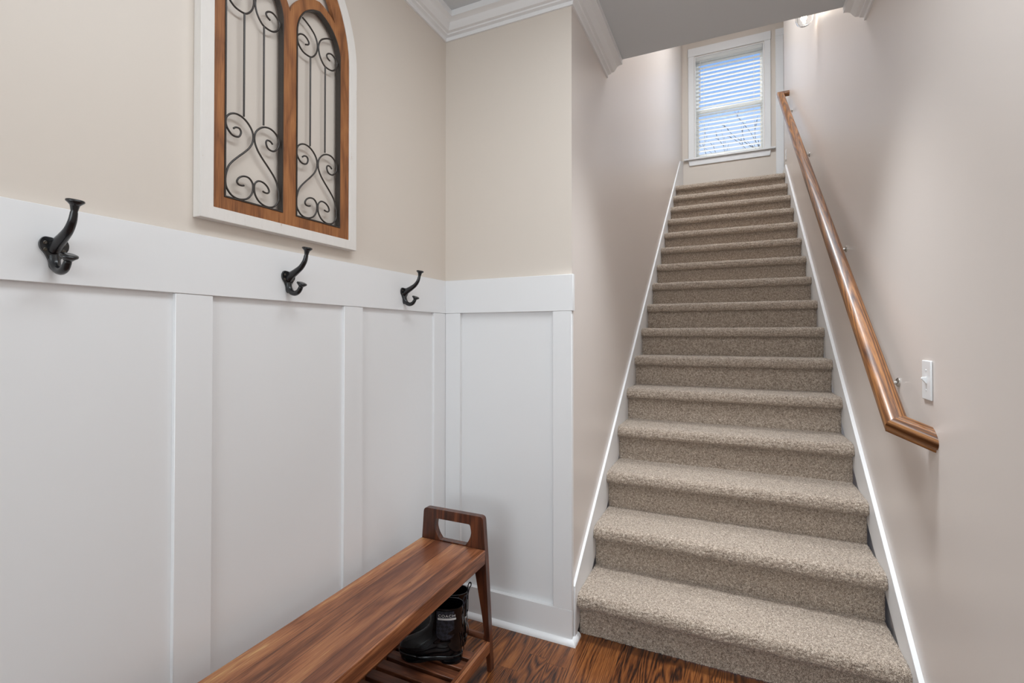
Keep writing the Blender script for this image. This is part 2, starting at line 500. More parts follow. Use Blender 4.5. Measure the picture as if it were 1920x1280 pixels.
# window wall with its opening
OX0, OX1, OZ0, OZ1 = -0.452, 0.382, 3.655, 5.035
w = MB()
w.box(XS-0.1, OX0, YW, YW+0.14, LAND-0.3, ZU).box(OX1, 1.9, YW, YW+0.14, LAND-0.3, ZU)
w.box(OX0, OX1, YW, YW+0.14, LAND-0.3, OZ0).box(OX0, OX1, YW, YW+0.14, OZ1, ZU)
struct(w.build('wall_window', M['beige']), 'wall with the window at the top of the stairs', 'wall')
struct(MB().box(XR+0.1, 1.9, YH-0.1, YH, LAND-0.3, ZU).box(1.9, 2.0, YH-0.1, YW+0.14, LAND-0.3, ZU).build('wall_hall', M['beige_cool_light']), 'walls of the upper hall around the corner', 'wall')
struct(MB().box(XR, 1.9, YH, YW, LAND-0.1, LAND).build('floor_upper', M['carpet']), 'carpeted upper hall floor', 'floor')

# crown moulding
cp = [(0.0, ZC-0.081), (0.008, ZC-0.081), (0.010, ZC-0.066), (0.024, ZC-0.063), (0.027, ZC-0.058), (0.040, ZC-0.056), (0.046, ZC-0.050),
      (0.058, ZC-0.033), (0.068, ZC-0.028), (0.083, ZC-0.026), (0.085, ZC-0.006), (0.085, ZC), (0.0, ZC)]
def refine(cp):
    return cp
o = MB().sweep([(WL, YB), (WL, WB), (XS, WB), (XS, YN)], cp, side=-1).build('trim_1', M['white'], smooth=25)
struct(o, 'white crown moulding along the beige walls, cut off over the stairs', 'crown moulding')
o = MB().sweep([(XR, YB), (XR, YN)], cp, side=1).build('trim_2', M['white'], smooth=25)
struct(o, 'white crown moulding at the top of the right wall', 'crown moulding')

# board and batten wainscot (left wall and short wall)
ZR0, ZR1, BT = 1.3735, 1.526, 0.1344
TH = 0.0150
wl = empty('trim_3'); struct(wl, 'white board-and-batten wainscot on the left wall', 'wainscot')
MB().box(WL, WL+0.003, YB, WB, 0.0, ZR0).build('panel', M['white'], wl)
MB().box(WL, WL+TH+0.0005, YB, WB-0.0005, ZR0, ZR1).build('top_rail', M['white'], wl, bevel=0.0012, seg=1)
for y0, y1 in ((1.827, WB-0.0006), (1.2755, 1.368), (0.719, 0.8117), (0.1625, 0.255), (-0.394, -0.3015), (-0.9505, -0.858), (-1.507, -1.4145)):
    MB().box(WL, WL+TH-0.001, y0, y1, BT, ZR0-0.0004).build('stile', M['white'], wl, bevel=0.0012, seg=1)
wb_ = empty('trim_4'); struct(wb_, 'white board-and-batten wainscot on the short wall beside the stairs', 'wainscot')
YF = 1.919
MB().box(WL+0.003, XS+0.006, YF+0.0207, WB, 0.0, ZR0).build('panel', M['white'], wb_)
MB().box(WL+TH, XS+0.0125, YF, WB-0.0003, ZR0, ZR1).build('top_rail', M['white'], wb_, bevel=0.0012, seg=1)
for x0, x1 in ((WL+TH, -1.1424), (-0.689, XS+0.0065)):
    MB().box(x0, x1, YF+0.001, WB-0.0003, BT, ZR0-0.0004).build('stile', M['white'], wb_, bevel=0.0012, seg=1)
# baseboards with quarter-round shoe
bp = [(0, 0), (TH, 0), (TH, BT-0.002), (TH-0.002, BT), (0, BT)]
qr = [(0, 0.0)] + [(0.0195*math.cos(a), 0.0195*math.sin(a)) for a in np.linspace(0, math.pi/2, 7)]
pl = [(WL, YB), (WL, YF+0.015-0.0)]
b1 = MB().sweep([(WL, YB), (WL, WB)], bp, side=-1).build('baseboard_left', M['white'], smooth=25)
struct(b1, 'white baseboard along the left wall behind the bench', 'baseboard')
MB().sweep([(WL+TH, YB), (WL+TH, YF-0.0)], qr, side=-1).build('shoe_moulding', M['white'], b1, smooth=25)
bp2 = [(0, 0), (0.0237, 0), (0.0237, BT-0.002), (0.0217, BT), (0, BT)]
b2 = MB().box(WL+TH, XS+0.006, YF, WB, 0, BT).box(XS-0.001, XS+0.006, WB, 1.968, 0, BT).build('baseboard_back', M['white'])
struct(b2, 'white baseboard on the short wall ending at the stairs', 'baseboard')
MB().sweep([(WL+TH, YF), (XS+0.006, YF), (XS+0.006, 1.985)], qr, side=-1).build('shoe_moulding', M['white'], b2, smooth=25)
b3 = MB().box(XR-0.016, XR, YB, 1.84, 0, 0.135).build('baseboard_right', M['white'])
struct(b3, 'white baseboard on the right wall before the stairs', 'baseboard')

# skirt boards beside the stairs
def skirt(name, x0, x1, top, label):
    mb = MB()
    rings = [[(x0, y, max(0.0, z-0.40)), (x1, y, max(0.0, z-0.40)), (x1, y, z), (x0, y, z)] for y, z in top]
    o = mb.loft(rings).build(name, M['white'], bevel=0.001, seg=1)
    return struct(o, label, 'skirt board')
zl = lambda y: 0.7155*y-1.165
skirt('trim_5', XS, -0.600, [(1.944, zl(1.944)), (5.9, zl(5.9)), (6.55, zl(6.55)), (6.929, 3.645)], 'white skirt board climbing the left side of the stairs')
zr = lambda y: 0.7233*y-1.198
skirt('trim_6', 0.526, XR, [(1.84, zr(1.84)), (5.90, zr(5.9)), (5.97, LAND+0.09), (YH, LAND+0.09)], 'white skirt board climbing the right side of the stairs')

# ------------------------------------------------------------------ carpeted staircase
stairs = tag(empty('staircase', (0, 0, 0)), 'straight flight of stairs covered in taupe carpet', 'staircase')
Y0, TR, RI = 1.965, 0.2648, 0.19
prof = [(0.042, -RI-0.004), (0.042, -0.10), (0.042, -0.068), (0.036, -0.0600), (0.016, -0.0605), (0.004, -0.054), (-0.002, -0.042), (0.000, -0.026), (0.006, -0.013), (0.017, -0.004), (0.034, 0.0), (0.06, 0.0005), (0.15, 0.0), (TR+0.044, 0.0)]
def resample(P, step):
    P = np.array(P); out = [P[0]]
    for a, b in zip(P[:-1], P[1:]):
        n = max(1, int(round(np.hypot(*(b-a))/step)))
        for k in range(1, n+1): out.append(a+(b-a)*k/n)
    return np.array(out)
XL_, XR_ = -0.6002, 0.5262
def carpet_mesh(name, P, x0, x1, step, amp, parent, dense_c=None):
    # a smooth profile swept across the stair, every vertex jittered like a cut pile
    P = resample([tuple(p) for p in catmull(P, 5)], step)
    nx = int((x1-x0)/step)
    xs = np.linspace(x0, x1, nx+1)
    T = np.gradient(P, axis=0); T /= np.linalg.norm(T, axis=1)[:, None]+1e-9
    N = np.stack([-T[:, 1], T[:, 0]], 1)
    m = len(P)
    X = np.repeat(xs[None, :], m, 0)
    jit = rng.uniform(-1, 1, (m, nx+1))*amp + rng.normal(0, 0.35, (m, nx+1))*amp
    lump = np.zeros((m, nx+1))
    for _ in range(10):
        kx, ks, ph = rng.uniform(10, 60), rng.uniform(10, 60), rng.uniform(0, 6.3)
        lump += np.sin(kx*X + ks*np.arange(m)[:, None]*step + ph)
    jit += lump*0.00025
    edge = np.minimum(xs-x0, x1-xs)
    drop = np.clip(1-edge/0.008, 0, 1)**2*0.005
    d = jit - drop[None, :]
    Yg = P[:, 0][:, None] + N[:, 0][:, None]*d + rng.uniform(-1, 1, (m, nx+1))*amp*0.6
    Zg = P[:, 1][:, None] + N[:, 1][:, None]*d
    Xg = X + rng.uniform(-1, 1, (m, nx+1))*amp*0.6
    Xg[:, 0] = np.maximum(Xg[:, 0], x0); Xg[:, -1] = np.minimum(Xg[:, -1], x1)
    V = np.stack([Xg, Yg, Zg], -1).reshape(-1, 3)
    i = np.arange(m-1)[:, None]*(nx+1)+np.arange(nx)[None, :]
    F = np.stack([i, i+1, i+nx+2, i+nx+1], -1).reshape(-1, 4)
    me = bpy.data.meshes.new(name)
    me.vertices.add(len(V)); me.vertices.foreach_set('co', V.ravel().astype(np.float32))
    me.loops.add(F.size); me.loops.foreach_set('vertex_index', F.ravel().astype(np.int32))
    me.polygons.add(len(F)); me.polygons.foreach_set('loop_start', np.arange(0, F.size, 4, dtype=np.int32))
    me.update(calc_edges=True); me.validate()
    return link_mesh(name, me, M['carpet'], parent, smooth=180)
for n in range(1, 17):
    yf = Y0+TR*(n-1); zt = RI*n-0.008
    pr = [(yf+a, max(zt+b, 0.002)) for a, b in prof]
    if n == 16: pr[-1] = (YW-0.002, zt)
    st = 0.0042 if n <= 4 else (0.006 if n <= 8 else 0.009)
    carpet_mesh('step', pr, XL_, XR_, st, 0.0020 if n <= 8 else 0.0024, stairs)

# ------------------------------------------------------------------ window, casing, sashes
win = empty('window_1', (0, YW, OZ0)); struct(win, 'double-hung window with a white casing at the top of the stairs', 'window')
def wpart(mb, name, mat, bevel=0.0, parent=win):
    for i, p in enumerate(mb.v): mb.v[i] = (p[0], p[1]-YW, p[2]-OZ0)
    return mb.build(name, mat, parent, bevel=bevel, seg=1)
CX0, CX1, CZ1 = -0.532, 0.456, 5.150
wpart(MB().box(CX0, OX0-0.004, YW-0.018, YW, OZ0, OZ1+0.004), 'casing', M['white'], 0.002)
wpart(MB().box(OX1+0.004, CX1, YW-0.018, YW, OZ0, OZ1+0.004), 'casing', M['white'], 0.002)
wpart(MB().box(CX0-0.004, CX1+0.004, YW-0.02, YW, OZ1+0.0045, CZ1), 'casing', M['white'], 0.002)
wpart(MB().box(CX0-0.055, CX1+0.05, YW-0.05, YW+0.05, OZ0-0.022, OZ0-0.0005), 'sill', M['white'], 0.003)
wpart(MB().prism([(CX0, OZ0-0.023), (CX1, OZ0-0.023), (CX1-0.012, OZ0-0.095), (CX0+0.012, OZ0-0.095)], 'Y', YW-0.02, YW), 'apron', M['white'], 0.003)
jb = MB()
jb.box(OX0, OX0+0.012, YW, YW+0.14, OZ0, OZ1).box(OX1-0.012, OX1, YW, YW+0.14, OZ0, OZ1).box(OX0+0.012, OX1-0.012, YW, YW+0.14, OZ1-0.012, OZ1).box(OX0+0.012, OX1-0.012, YW+0.05, YW+0.14, OZ0, OZ0+0.012)
wpart(jb, 'jamb', M['white'])
GX0, GX1 = -0.403, 0.342
def sash(z0, z1, y, gz0, gz1):
    s = MB()
    s.box(OX0+0.012, GX0, y, y+0.03, z0, z1).box(GX1, OX1-0.012, y, y+0.03, z0, z1).box(GX0, GX1, y, y+0.03, z0, gz0).box(GX0, GX1, y, y+0.03, gz1, z1)
    so = wpart(s, 'sash', M['vinyl'], 0.002)
    wpart(MB().box(GX0-0.003, GX1+0.003, y+0.012, y+0.016, gz0-0.003, gz1+0.003), 'pane', M['pane'], parent=so)
sash(3.667, 4.325, 6.995, 3.70, 4.278)
sash(4.295, 5.023, 7.03, 4.35, 4.965)

# blind hanging in the window
bl = tag(empty('window_blind', (0, YW, OZ1)), 'white slatted blind hanging in the window above the stairs', 'window blind')
def bpart(mb, name, mat, bevel=0.0):
    for i, p in enumerate(mb.v): mb.v[i] = (p[0], p[1]-YW, p[2]-OZ1)
    return mb.build(name, mat, bl, bevel=bevel, seg=1)
BX0, BX1, BY = OX0+0.016, OX1-0.016, YW+0.031
bpart(MB().box(BX0, BX1, BY-0.027, BY+0.027, OZ1-0.06, OZ1-0.013), 'headrail', M['blind'], 0.002)
sl = MB()
zs = np.arange(OZ0+0.045, OZ1-0.075, 0.0535)
for z in zs:
    sec = [(BY-0.0245, z-0.0015), (BY-0.012, z+0.001), (BY, z+0.002), (BY+0.012, z+0.001), (BY+0.0245, z-0.0015), (BY+0.0245, z+0.0012), (BY+0.012, z+0.0037), (BY, z+0.0047), (BY-0.012, z+0.0037), (BY-0.0245, z+0.0012)]
    sl.prism(sec, 'X', BX0+0.003, BX1-0.003)
bpart(sl, 'slats', M['blind'])
bpart(MB().box(BX0+0.003, BX1-0.003, BY-0.025, BY+0.025, OZ0+0.004, OZ0+0.022), 'bottom_rail', M['blind'], 0.003)
for x in (BX0+0.10, BX1-0.10):
    bpart(MB().box(x-0.0008, x+0.0008, BY-0.0262, BY-0.0250, OZ0+0.02, OZ1-0.06).box(x-0.0008, x+0.0008, BY+0.0250, BY+0.0262, OZ0+0.02, OZ1-0.06), 'ladder_cord', M['blind'])
bpart(MB().tube([(BX0+0.055, BY-0.031, OZ1-0.05), (BX0+0.055, BY-0.031, 4.42)], 0.004, 8), 'tilt_wand', M['plastic'])

# door casing round the corner on the landing
dr = empty('door_1', (0.6, YW, LAND)); struct(dr, 'white cased door on the landing beside the window', 'door')
def dpart(mb, name, mat, bevel=0.0):
    for i, p in enumerate(mb.v): mb.v[i] = (p[0]-0.6, p[1]-YW, p[2]-LAND)
    return mb.build(name, mat, dr, bevel=bevel, seg=1)
dpart(MB().box(0.512, 0.600, YW-0.019, YW, LAND, 5.06), 'casing', M['white'], 0.002)
dpart(MB().box(0.512, 1.50, YW-0.021, YW, 5.0605, 5.15), 'casing', M['white'], 0.002)
dpart(MB().box(1.412, 1.50, YW-0.019, YW, LAND, 5.06), 'casing', M['white'], 0.002)
dpart(MB().box(0.604, 1.408, YW-0.012, YW-0.001, LAND+0.01, 5.055), 'door_panel', M['white'])

# ------------------------------------------------------------------ bare tree outside
tr = tag(empty('bare_tree', (1.75, 21, -0.5)), 'bare winter tree seen through the lower window panes', 'tree')
tm = MB()
def grow(p, d, r, L, depth):
    pts = [Vector(p)]; rr = [r]; q = Vector(p); dd = Vector(d)
    n = 5
    for k in range(n):
        dd = (dd + Vector((random.uniform(-.12, .12), random.uniform(-.12, .12), random.uniform(-.05, .10)))).normalized()
        q = q + dd*L/n; pts.append(q.copy()); rr.append(r*(1-0.45*(k+1)/n))
    tm.tube(pts, rr, 5 if depth > 1 else 8)
    if depth < 5:
        for k in range(3 if depth < 4 else 2):
            t = random.randint(2, n)
            a = random.uniform(0, 6.28); tilt = random.uniform(0.35, 0.75)
            sd = dd.orthogonal().normalized(); sd.rotate(Matrix.Rotation(a, 3, dd))
            nd = (dd*math.cos(tilt) + sd*math.sin(tilt)).normalized()
            grow(pts[t], nd, rr[t]*0.72, L*random.uniform(0.6, 0.78), depth+1)
grow((0, 0, 0), (0.0, 0, 1), 0.16, 4.6, 0)
def limb(a, b, r, twigs, depth=0):
    a, b = Vector(a), Vector(b); L = (b-a).length
    side = Vector((random.uniform(-1, 1), random.uniform(-1, 1), random.uniform(-.4, 1))).normalized()
    P = [a + (b-a)*t + side*L*0.10*math.sin(math.pi*t) + Vector((random.uniform(-1, 1), random.uniform(-1, 1), random.uniform(-1, 1)))*0.012*L for t in np.linspace(0, 1, 8)]
    tm.tube(P, [r*(1-0.75*t) for t in np.linspace(0, 1, 8)], 5)
    if depth < 3:
        for k in range(twigs):
            t = random.randint(2, 7); d = (b-a).normalized()
            o_ = d.orthogonal().normalized(); o_.rotate(Matrix.Rotation(random.uniform(0, 6.28), 3, d))
            e_ = P[t] + (d*random.uniform(0.6, 1.0) + o_*random.uniform(0.35, 0.8) + Vector((0, 0, 0.25)))*L*random.uniform(0.28, 0.45)
            limb(P[t], e_, max(0.009, r*(1-0.75*t/7)*0.75), max(2, twigs-2), depth+1)
for st_, en_, r_ in (((0, 0, 4.6), (-0.65, 0.3, 8.9), .05), ((-0.05, 0, 5.0), (-1.15, -0.4, 8.9), .042), ((0, 0, 5.4), (-0.75, 0.2, 9.5), .042),
                   ((-0.6, 0, 4.8), (-2.6, 0.4, 8.6), .03)):
    limb(st_, en_, r_, 4)
tm.build('branches', M['bark'], tr)

# ------------------------------------------------------------------ coat hooks
def make_hook(label):
    r = tag(empty('coat_hook'), label, 'coat hook', 'coat hooks on the wainscot rail')
    # local: x out of the wall, y sideways, z up; origin on the rail, middle of the plate
    outl = [(-0.0165, 0.016), (-0.0225, 0.006), (-0.0215, -0.006), (-0.014, -0.017), (-0.0085, -0.030), (-0.0065, -0.042), (0, -0.049), (0.0065, -0.042), (0.0085, -0.030), (0.014, -0.017),
            (0.0215, -0.006), (0.0225, 0.006), (0.0165, 0.016), (0.007, 0.0165), (0, 0.0155), (-0.007, 0.0165)]
    plate('backplate', smooth_loop(outl, 4), [], 'X', 0.0, 0.006, M['blackiron'], r, bevel=0.0015)
    up = catmull([(0.003, 0, -0.004), (0.016, 0, 0.004), (0.036, 0, 0.014), (0.056, 0, 0.026), (0.070, 0, 0.042), (0.076, 0, 0.058), (0.079, 0, 0.072)], 5)
    n = len(up)
    rad = []
    for i in range(n):
        t = i/(n-1)
        w = 0.0065*(1-t)**1.2 + 0.0054; h = 0.0085*(1-t)**1.8 + 0.0054
        if t > 0.85: w = h = 0.0052 + 0.0025*((t-0.85)/0.15)
        rad.append((h, w))
    mb = MB().tube(up, rad, 14)
    def knob(pos, d, R):
        z = Vector(d).normalized(); q = Vector((0, 0, 1)).rotation_difference(z)
        Mx = Matrix.Translation(pos) @ q.to_matrix().to_4x4()
        mb2.lathe([(0.0, -0.008), (0.0062, -0.006), (R*0.72, -0.001), (R, 0.0025), (R*1.02, 0.0045), (R*0.96, 0.0065), (R*0.7, 0.0078), (0.0, 0.0072)], 20, Mx)
    mb2 = mb
    knob((0.0795, 0, 0.076), (0.18, 0, 1), 0.0145)
    mb.build('upper_prong', M['blackiron'], r, smooth=50)
    lo = catmull([(0.003, 0, -0.020), (0.008, 0, -0.036), (0.018, 0, -0.047), (0.032, 0, -0.0505), (0.045, 0, -0.046), (0.053, 0, -0.037), (0.056, 0, -0.031)], 5)
    n = len(lo)
    rad = [(0.0062+0.003*(1-i/(n-1)), 0.0062+0.0035*(1-i/(n-1))) for i in range(n)]
    mb = MB().tube(lo, rad, 14); mb2 = mb
    knob((0.0575, 0, -0.027), (0.42, 0, 1), 0.0145)
    mb.build('lower_prong', M['blackiron'], r, smooth=50)
    for y in (-0.0145, 0.0145):
        for z in (0.005, -0.0085):
            Mx = Matrix.Translation((0.0052, y, z)) @ Matrix.Rotation(math.pi/2, 4, 'Y')
            MB().lathe([(0.0036, 0), (0.0034, 0.0012), (0.002, 0.002), (0.0009, 0.0014), (0.0, 0.0013)], 12, Mx).build('screw', M['screw'], r, smooth=40)
    return r
hook = make_hook('black coat hook at the far left of the white rail, farthest from the corner')
hook.location = (WL+TH+0.0006, 0.4875, 1.447)
h2 = copy_tree(hook); h2['label'] = 'middle black coat hook, under the arched wall decoration'; h2.location = (WL+TH+0.0006, 1.039, 1.4475)
h3 = copy_tree(hook); h3['label'] = 'black coat hook closest to the corner of the walls'; h3.location = (WL+TH+0.0006, 1.604, 1.4478)

# ------------------------------------------------------------------ arched wall decoration
dec = tag(empty('wall_decor', (0, 0, 0)), 'arched wooden window-frame wall decoration with black iron scrollwork', 'wall decoration')
YC = 1.0415; SPR = 2.20
def gothic(hw, R, z0, spr, yc, n=18):
    """outline: square at the bottom, pointed at the top"""
    c = hw-R                      # centre offset of the right-hand arc
    a1 = math.acos(-c/R)
    P = [(yc-hw, z0), (yc+hw, z0)]
    for k in range(n+1):
        a = a1*k/n
        P.append((yc+c+R*math.cos(a), spr+R*math.sin(a)))
    for k in range(n-1, -1, -1):
        a = a1*k/n
        P.append((yc-c-R*math.cos(a), spr+R*math.sin(a)))
    return P
outer = gothic(0.275, 0.439, 1.569, SPR, YC)
inner = gothic(0.240, 0.404, 1.601, SPR, YC)
plate('outer_frame', outer, [inner[::-1]], 'X', WL+0.0005, -1.2055, M['distressed'], dec, bevel=0.0015)
lc = (0.922, 1.150)
hole1 = gothic(0.0905, 0.118, 1.6345, 2.203, lc[0], 12)
hole2 = gothic(0.0905, 0.118, 1.6345, 2.203, lc[1], 12)
# spandrel opening between the lancets and the outer arch
sp = []
Ri = 0.360; cI = 0.240-0.404
a_s = math.asin((2.3187-SPR)/Ri); a_e = math.acos(-cI/Ri)
for k in range(17):
    a = a_s+(a_e-a_s)*k/16; sp.append((YC+cI+Ri*math.cos(a), SPR+Ri*math.sin(a)))
for k in range(15, -1, -1):
    a = a_s+(a_e-a_s)*k/16; sp.append((YC-cI-Ri*math.cos(a), SPR+Ri*math.sin(a)))
Rr = 0.149; cr = 0.0905-0.118
def ring(yc, a0, a1, sgn, n=10):
    return [(yc+sgn*(cr+Rr*math.cos(a0+(a1-a0)*k/n)), 2.203+Rr*math.sin(a0+(a1-a0)*k/n)) for k in range(n+1)]
apx = math.acos(-cr/Rr)
asd = math.asin((2.3187-2.203)/Rr); anot = math.acos((1.036-lc[0]-cr)/Rr)
sp += ring(lc[0], asd, apx, -1) + ring(lc[0], apx, anot, 1)[1:] + ring(lc[1], anot, apx, -1)[1:] + ring(lc[1], apx, asd, 1)[1:]
plate('tracery', gothic(0.2398, 0.4038, 1.6012, SPR, YC), [hole1[::-1], hole2[::-1], sp[::-1]], 'X', -1.2240, -1.2095, M['tracery'], dec, bevel=0.001)
LS = [(0.865,1.8271),(0.8721,1.8327),(0.8823,1.8331),(0.8868,1.8247),(0.8825,1.8126),(0.8723,1.8074),(0.8594,1.8093),(0.848,1.8211),(0.8429,1.835),(0.845,1.8492),(0.8548,1.8619),(0.8704,1.8692),(0.888,1.8683),(0.9045,1.8599),(0.9184,1.8444),(0.9235,1.8283),(0.9217,1.8105),(0.9126,1.7918),(0.8975,1.774),(0.877,1.7533),(0.8598,1.7341),(0.85,1.7175),(0.8438,1.6942),(0.8433,1.6755),(0.8476,1.6607),(0.8604,1.6464),(0.8777,1.6411),(0.8953,1.6433),(0.9104,1.6517),(0.921,1.6671),(0.9238,1.685),(0.9208,1.6979),(0.91,1.7073),(0.8949,1.7069),(0.8817,1.6989),(0.8759,1.6876),(0.8803,1.6807),(0.8892,1.6799),(0.8965,1.682)]
LS = [(a-0.9255, b) for a, b in LS]
TS = [(1.0881,2.2632),(1.1023,2.2581),(1.1205,2.2484),(1.1391,2.2325),(1.1482,2.2081),(1.1432,2.1812),(1.1283,2.1609),(1.1137,2.1552),(1.0922,2.1568),(1.0763,2.1683),(1.0690,2.1838),(1.0692,2.1957),(1.0796,2.2068),(1.0936,2.2111),(1.1062,2.2066),(1.1135,2.1975),(1.1099,2.1897),(1.1000,2.1852)]
TS = [(a-1.1503, b) for a, b in TS]
XI = -1.2165
for c in lc:
    gr = plate('iron_grille', gothic(0.0904, 0.1179, 1.6346, 2.203, c, 12), [gothic(0.0864, 0.1139, 1.6386, 2.203, c, 12)[::-1]], 'X', -1.226, -1.2075, M['iron'], dec)
    for sgn in (-1, 1):
        MB().tube([(XI, c - sgn*a, b) for a, b in catmull(LS, 4)], 0.0026, 8).build('lower_scroll', M['iron'], gr, smooth=60)
        MB().tube([(XI, c - sgn*a, b) for a, b in catmull(TS, 4)], 0.0026, 8).build('upper_scroll', M['iron'], gr, smooth=60)
        MB().tube([(XI, c - sgn*0.0305, 1.8715), (XI, c - sgn*0.0305, 2.156)], 0.0026, 8).build('rod', M['iron'], gr, smooth=60)

# ------------------------------------------------------------------ bench
YE, YNR = 1.632, 0.44
bench = tag(empty('bench', (-1.003, 1.05, 0)), 'long dark wooden bench with handle ends and a slatted shoe shelf', 'bench')
def bb(mb, name, mat, bevel=0.0, seg=2):
    for i, p in enumerate(mb.v): mb.v[i] = (p[0]+1.003, p[1]-1.05, p[2])
    return mb.build(name, mat, bench, bevel=bevel, seg=seg)
XC = -1.003
bb(MB().box(-1.149, -0.857, YNR+0.03, YE-0.0005, 0.402, 0.4555), 'seat', M['bench'], 0.0035, 3)
def end_panel(y0, y1):
    # A-shaped end frame: handle on top, two tapering legs below
    def X(h): return h
    out = [(XC-0.1345, 0.5775), (XC+0.1345, 0.5775), (XC+0.146, 0.42), (XC+0.1695, 0.0), (XC+0.154, 0.0), (XC+0.136, 0.1788), (XC+0.0935, 0.40),
           (XC-0.0935, 0.40), (XC-0.136, 0.1788), (XC-0.154, 0.0), (XC-0.1695, 0.0), (XC-0.146, 0.42)]
    out = rounded([(a, b) for a, b in out], [0.016, 0.016, 0, 0.002, 0.002, 0.05, 0.012, 0.012, 0.05, 0.002, 0.002, 0], 5)
    hole = [(XC-0.078, 0.541), (XC+0.078, 0.541), (XC+0.0845, 0.508), (XC+0.0745, 0.480), (XC+0.058, 0.459), (XC-0.058, 0.459), (XC-0.0745, 0.480), (XC-0.0845, 0.508)]
    hole = rounded(hole, [0.008, 0.008, 0.02, 0.012, 0.003, 0.003, 0.012, 0.02], 4)
    o = plate('end_frame', [(a+1.003, b) for a, b in out], [[(a+1.003, b) for a, b in hole][::-1]], 'Y', y0-1.05, y1-1.05, M['bench_z'], bench, bevel=0.003)
    return o
end_panel(YE, YE+0.026)
end_panel(YNR, YNR+0.026)
SZ = 0.110
for x0, x1 in ((-0.861, -0.8375), (-1.1685, -1.145)):
    bb(MB().box(x0, x1, YNR+0.027, YE-0.0005, SZ-0.036, SZ+0.004), 'shelf_rail', M['bench'], 0.002)
y = YE-0.072
while y > YNR+0.06:
    bb(MB().box(-1.1445, -0.8615, y-0.0395, y, SZ-0.018, SZ), 'slat', M['bench_x'], 0.0015, 1)
    y -= 0.0555
bb(MB().tube([(-1.140, YE+0.0145, 0.118), (-0.866, YE+0.0145, 0.118)], 0.0115, 14), 'stretcher', M['bench_x'])
bb(MB().tube([(-1.140, YNR+0.013, 0.118), (-0.866, YNR+0.013, 0.118)], 0.0115, 14), 'stretcher', M['bench_x'])
for x in (XC+0.1617, XC-0.1617):
    for y0 in (YE+0.013, YNR+0.013):
        bb(MB().lathe([(0.006, 0.0), (0.006, 0.0028)], 10, Matrix.Translation((x, y0, -0.0005))), 'foot_glide', M['plastic'])

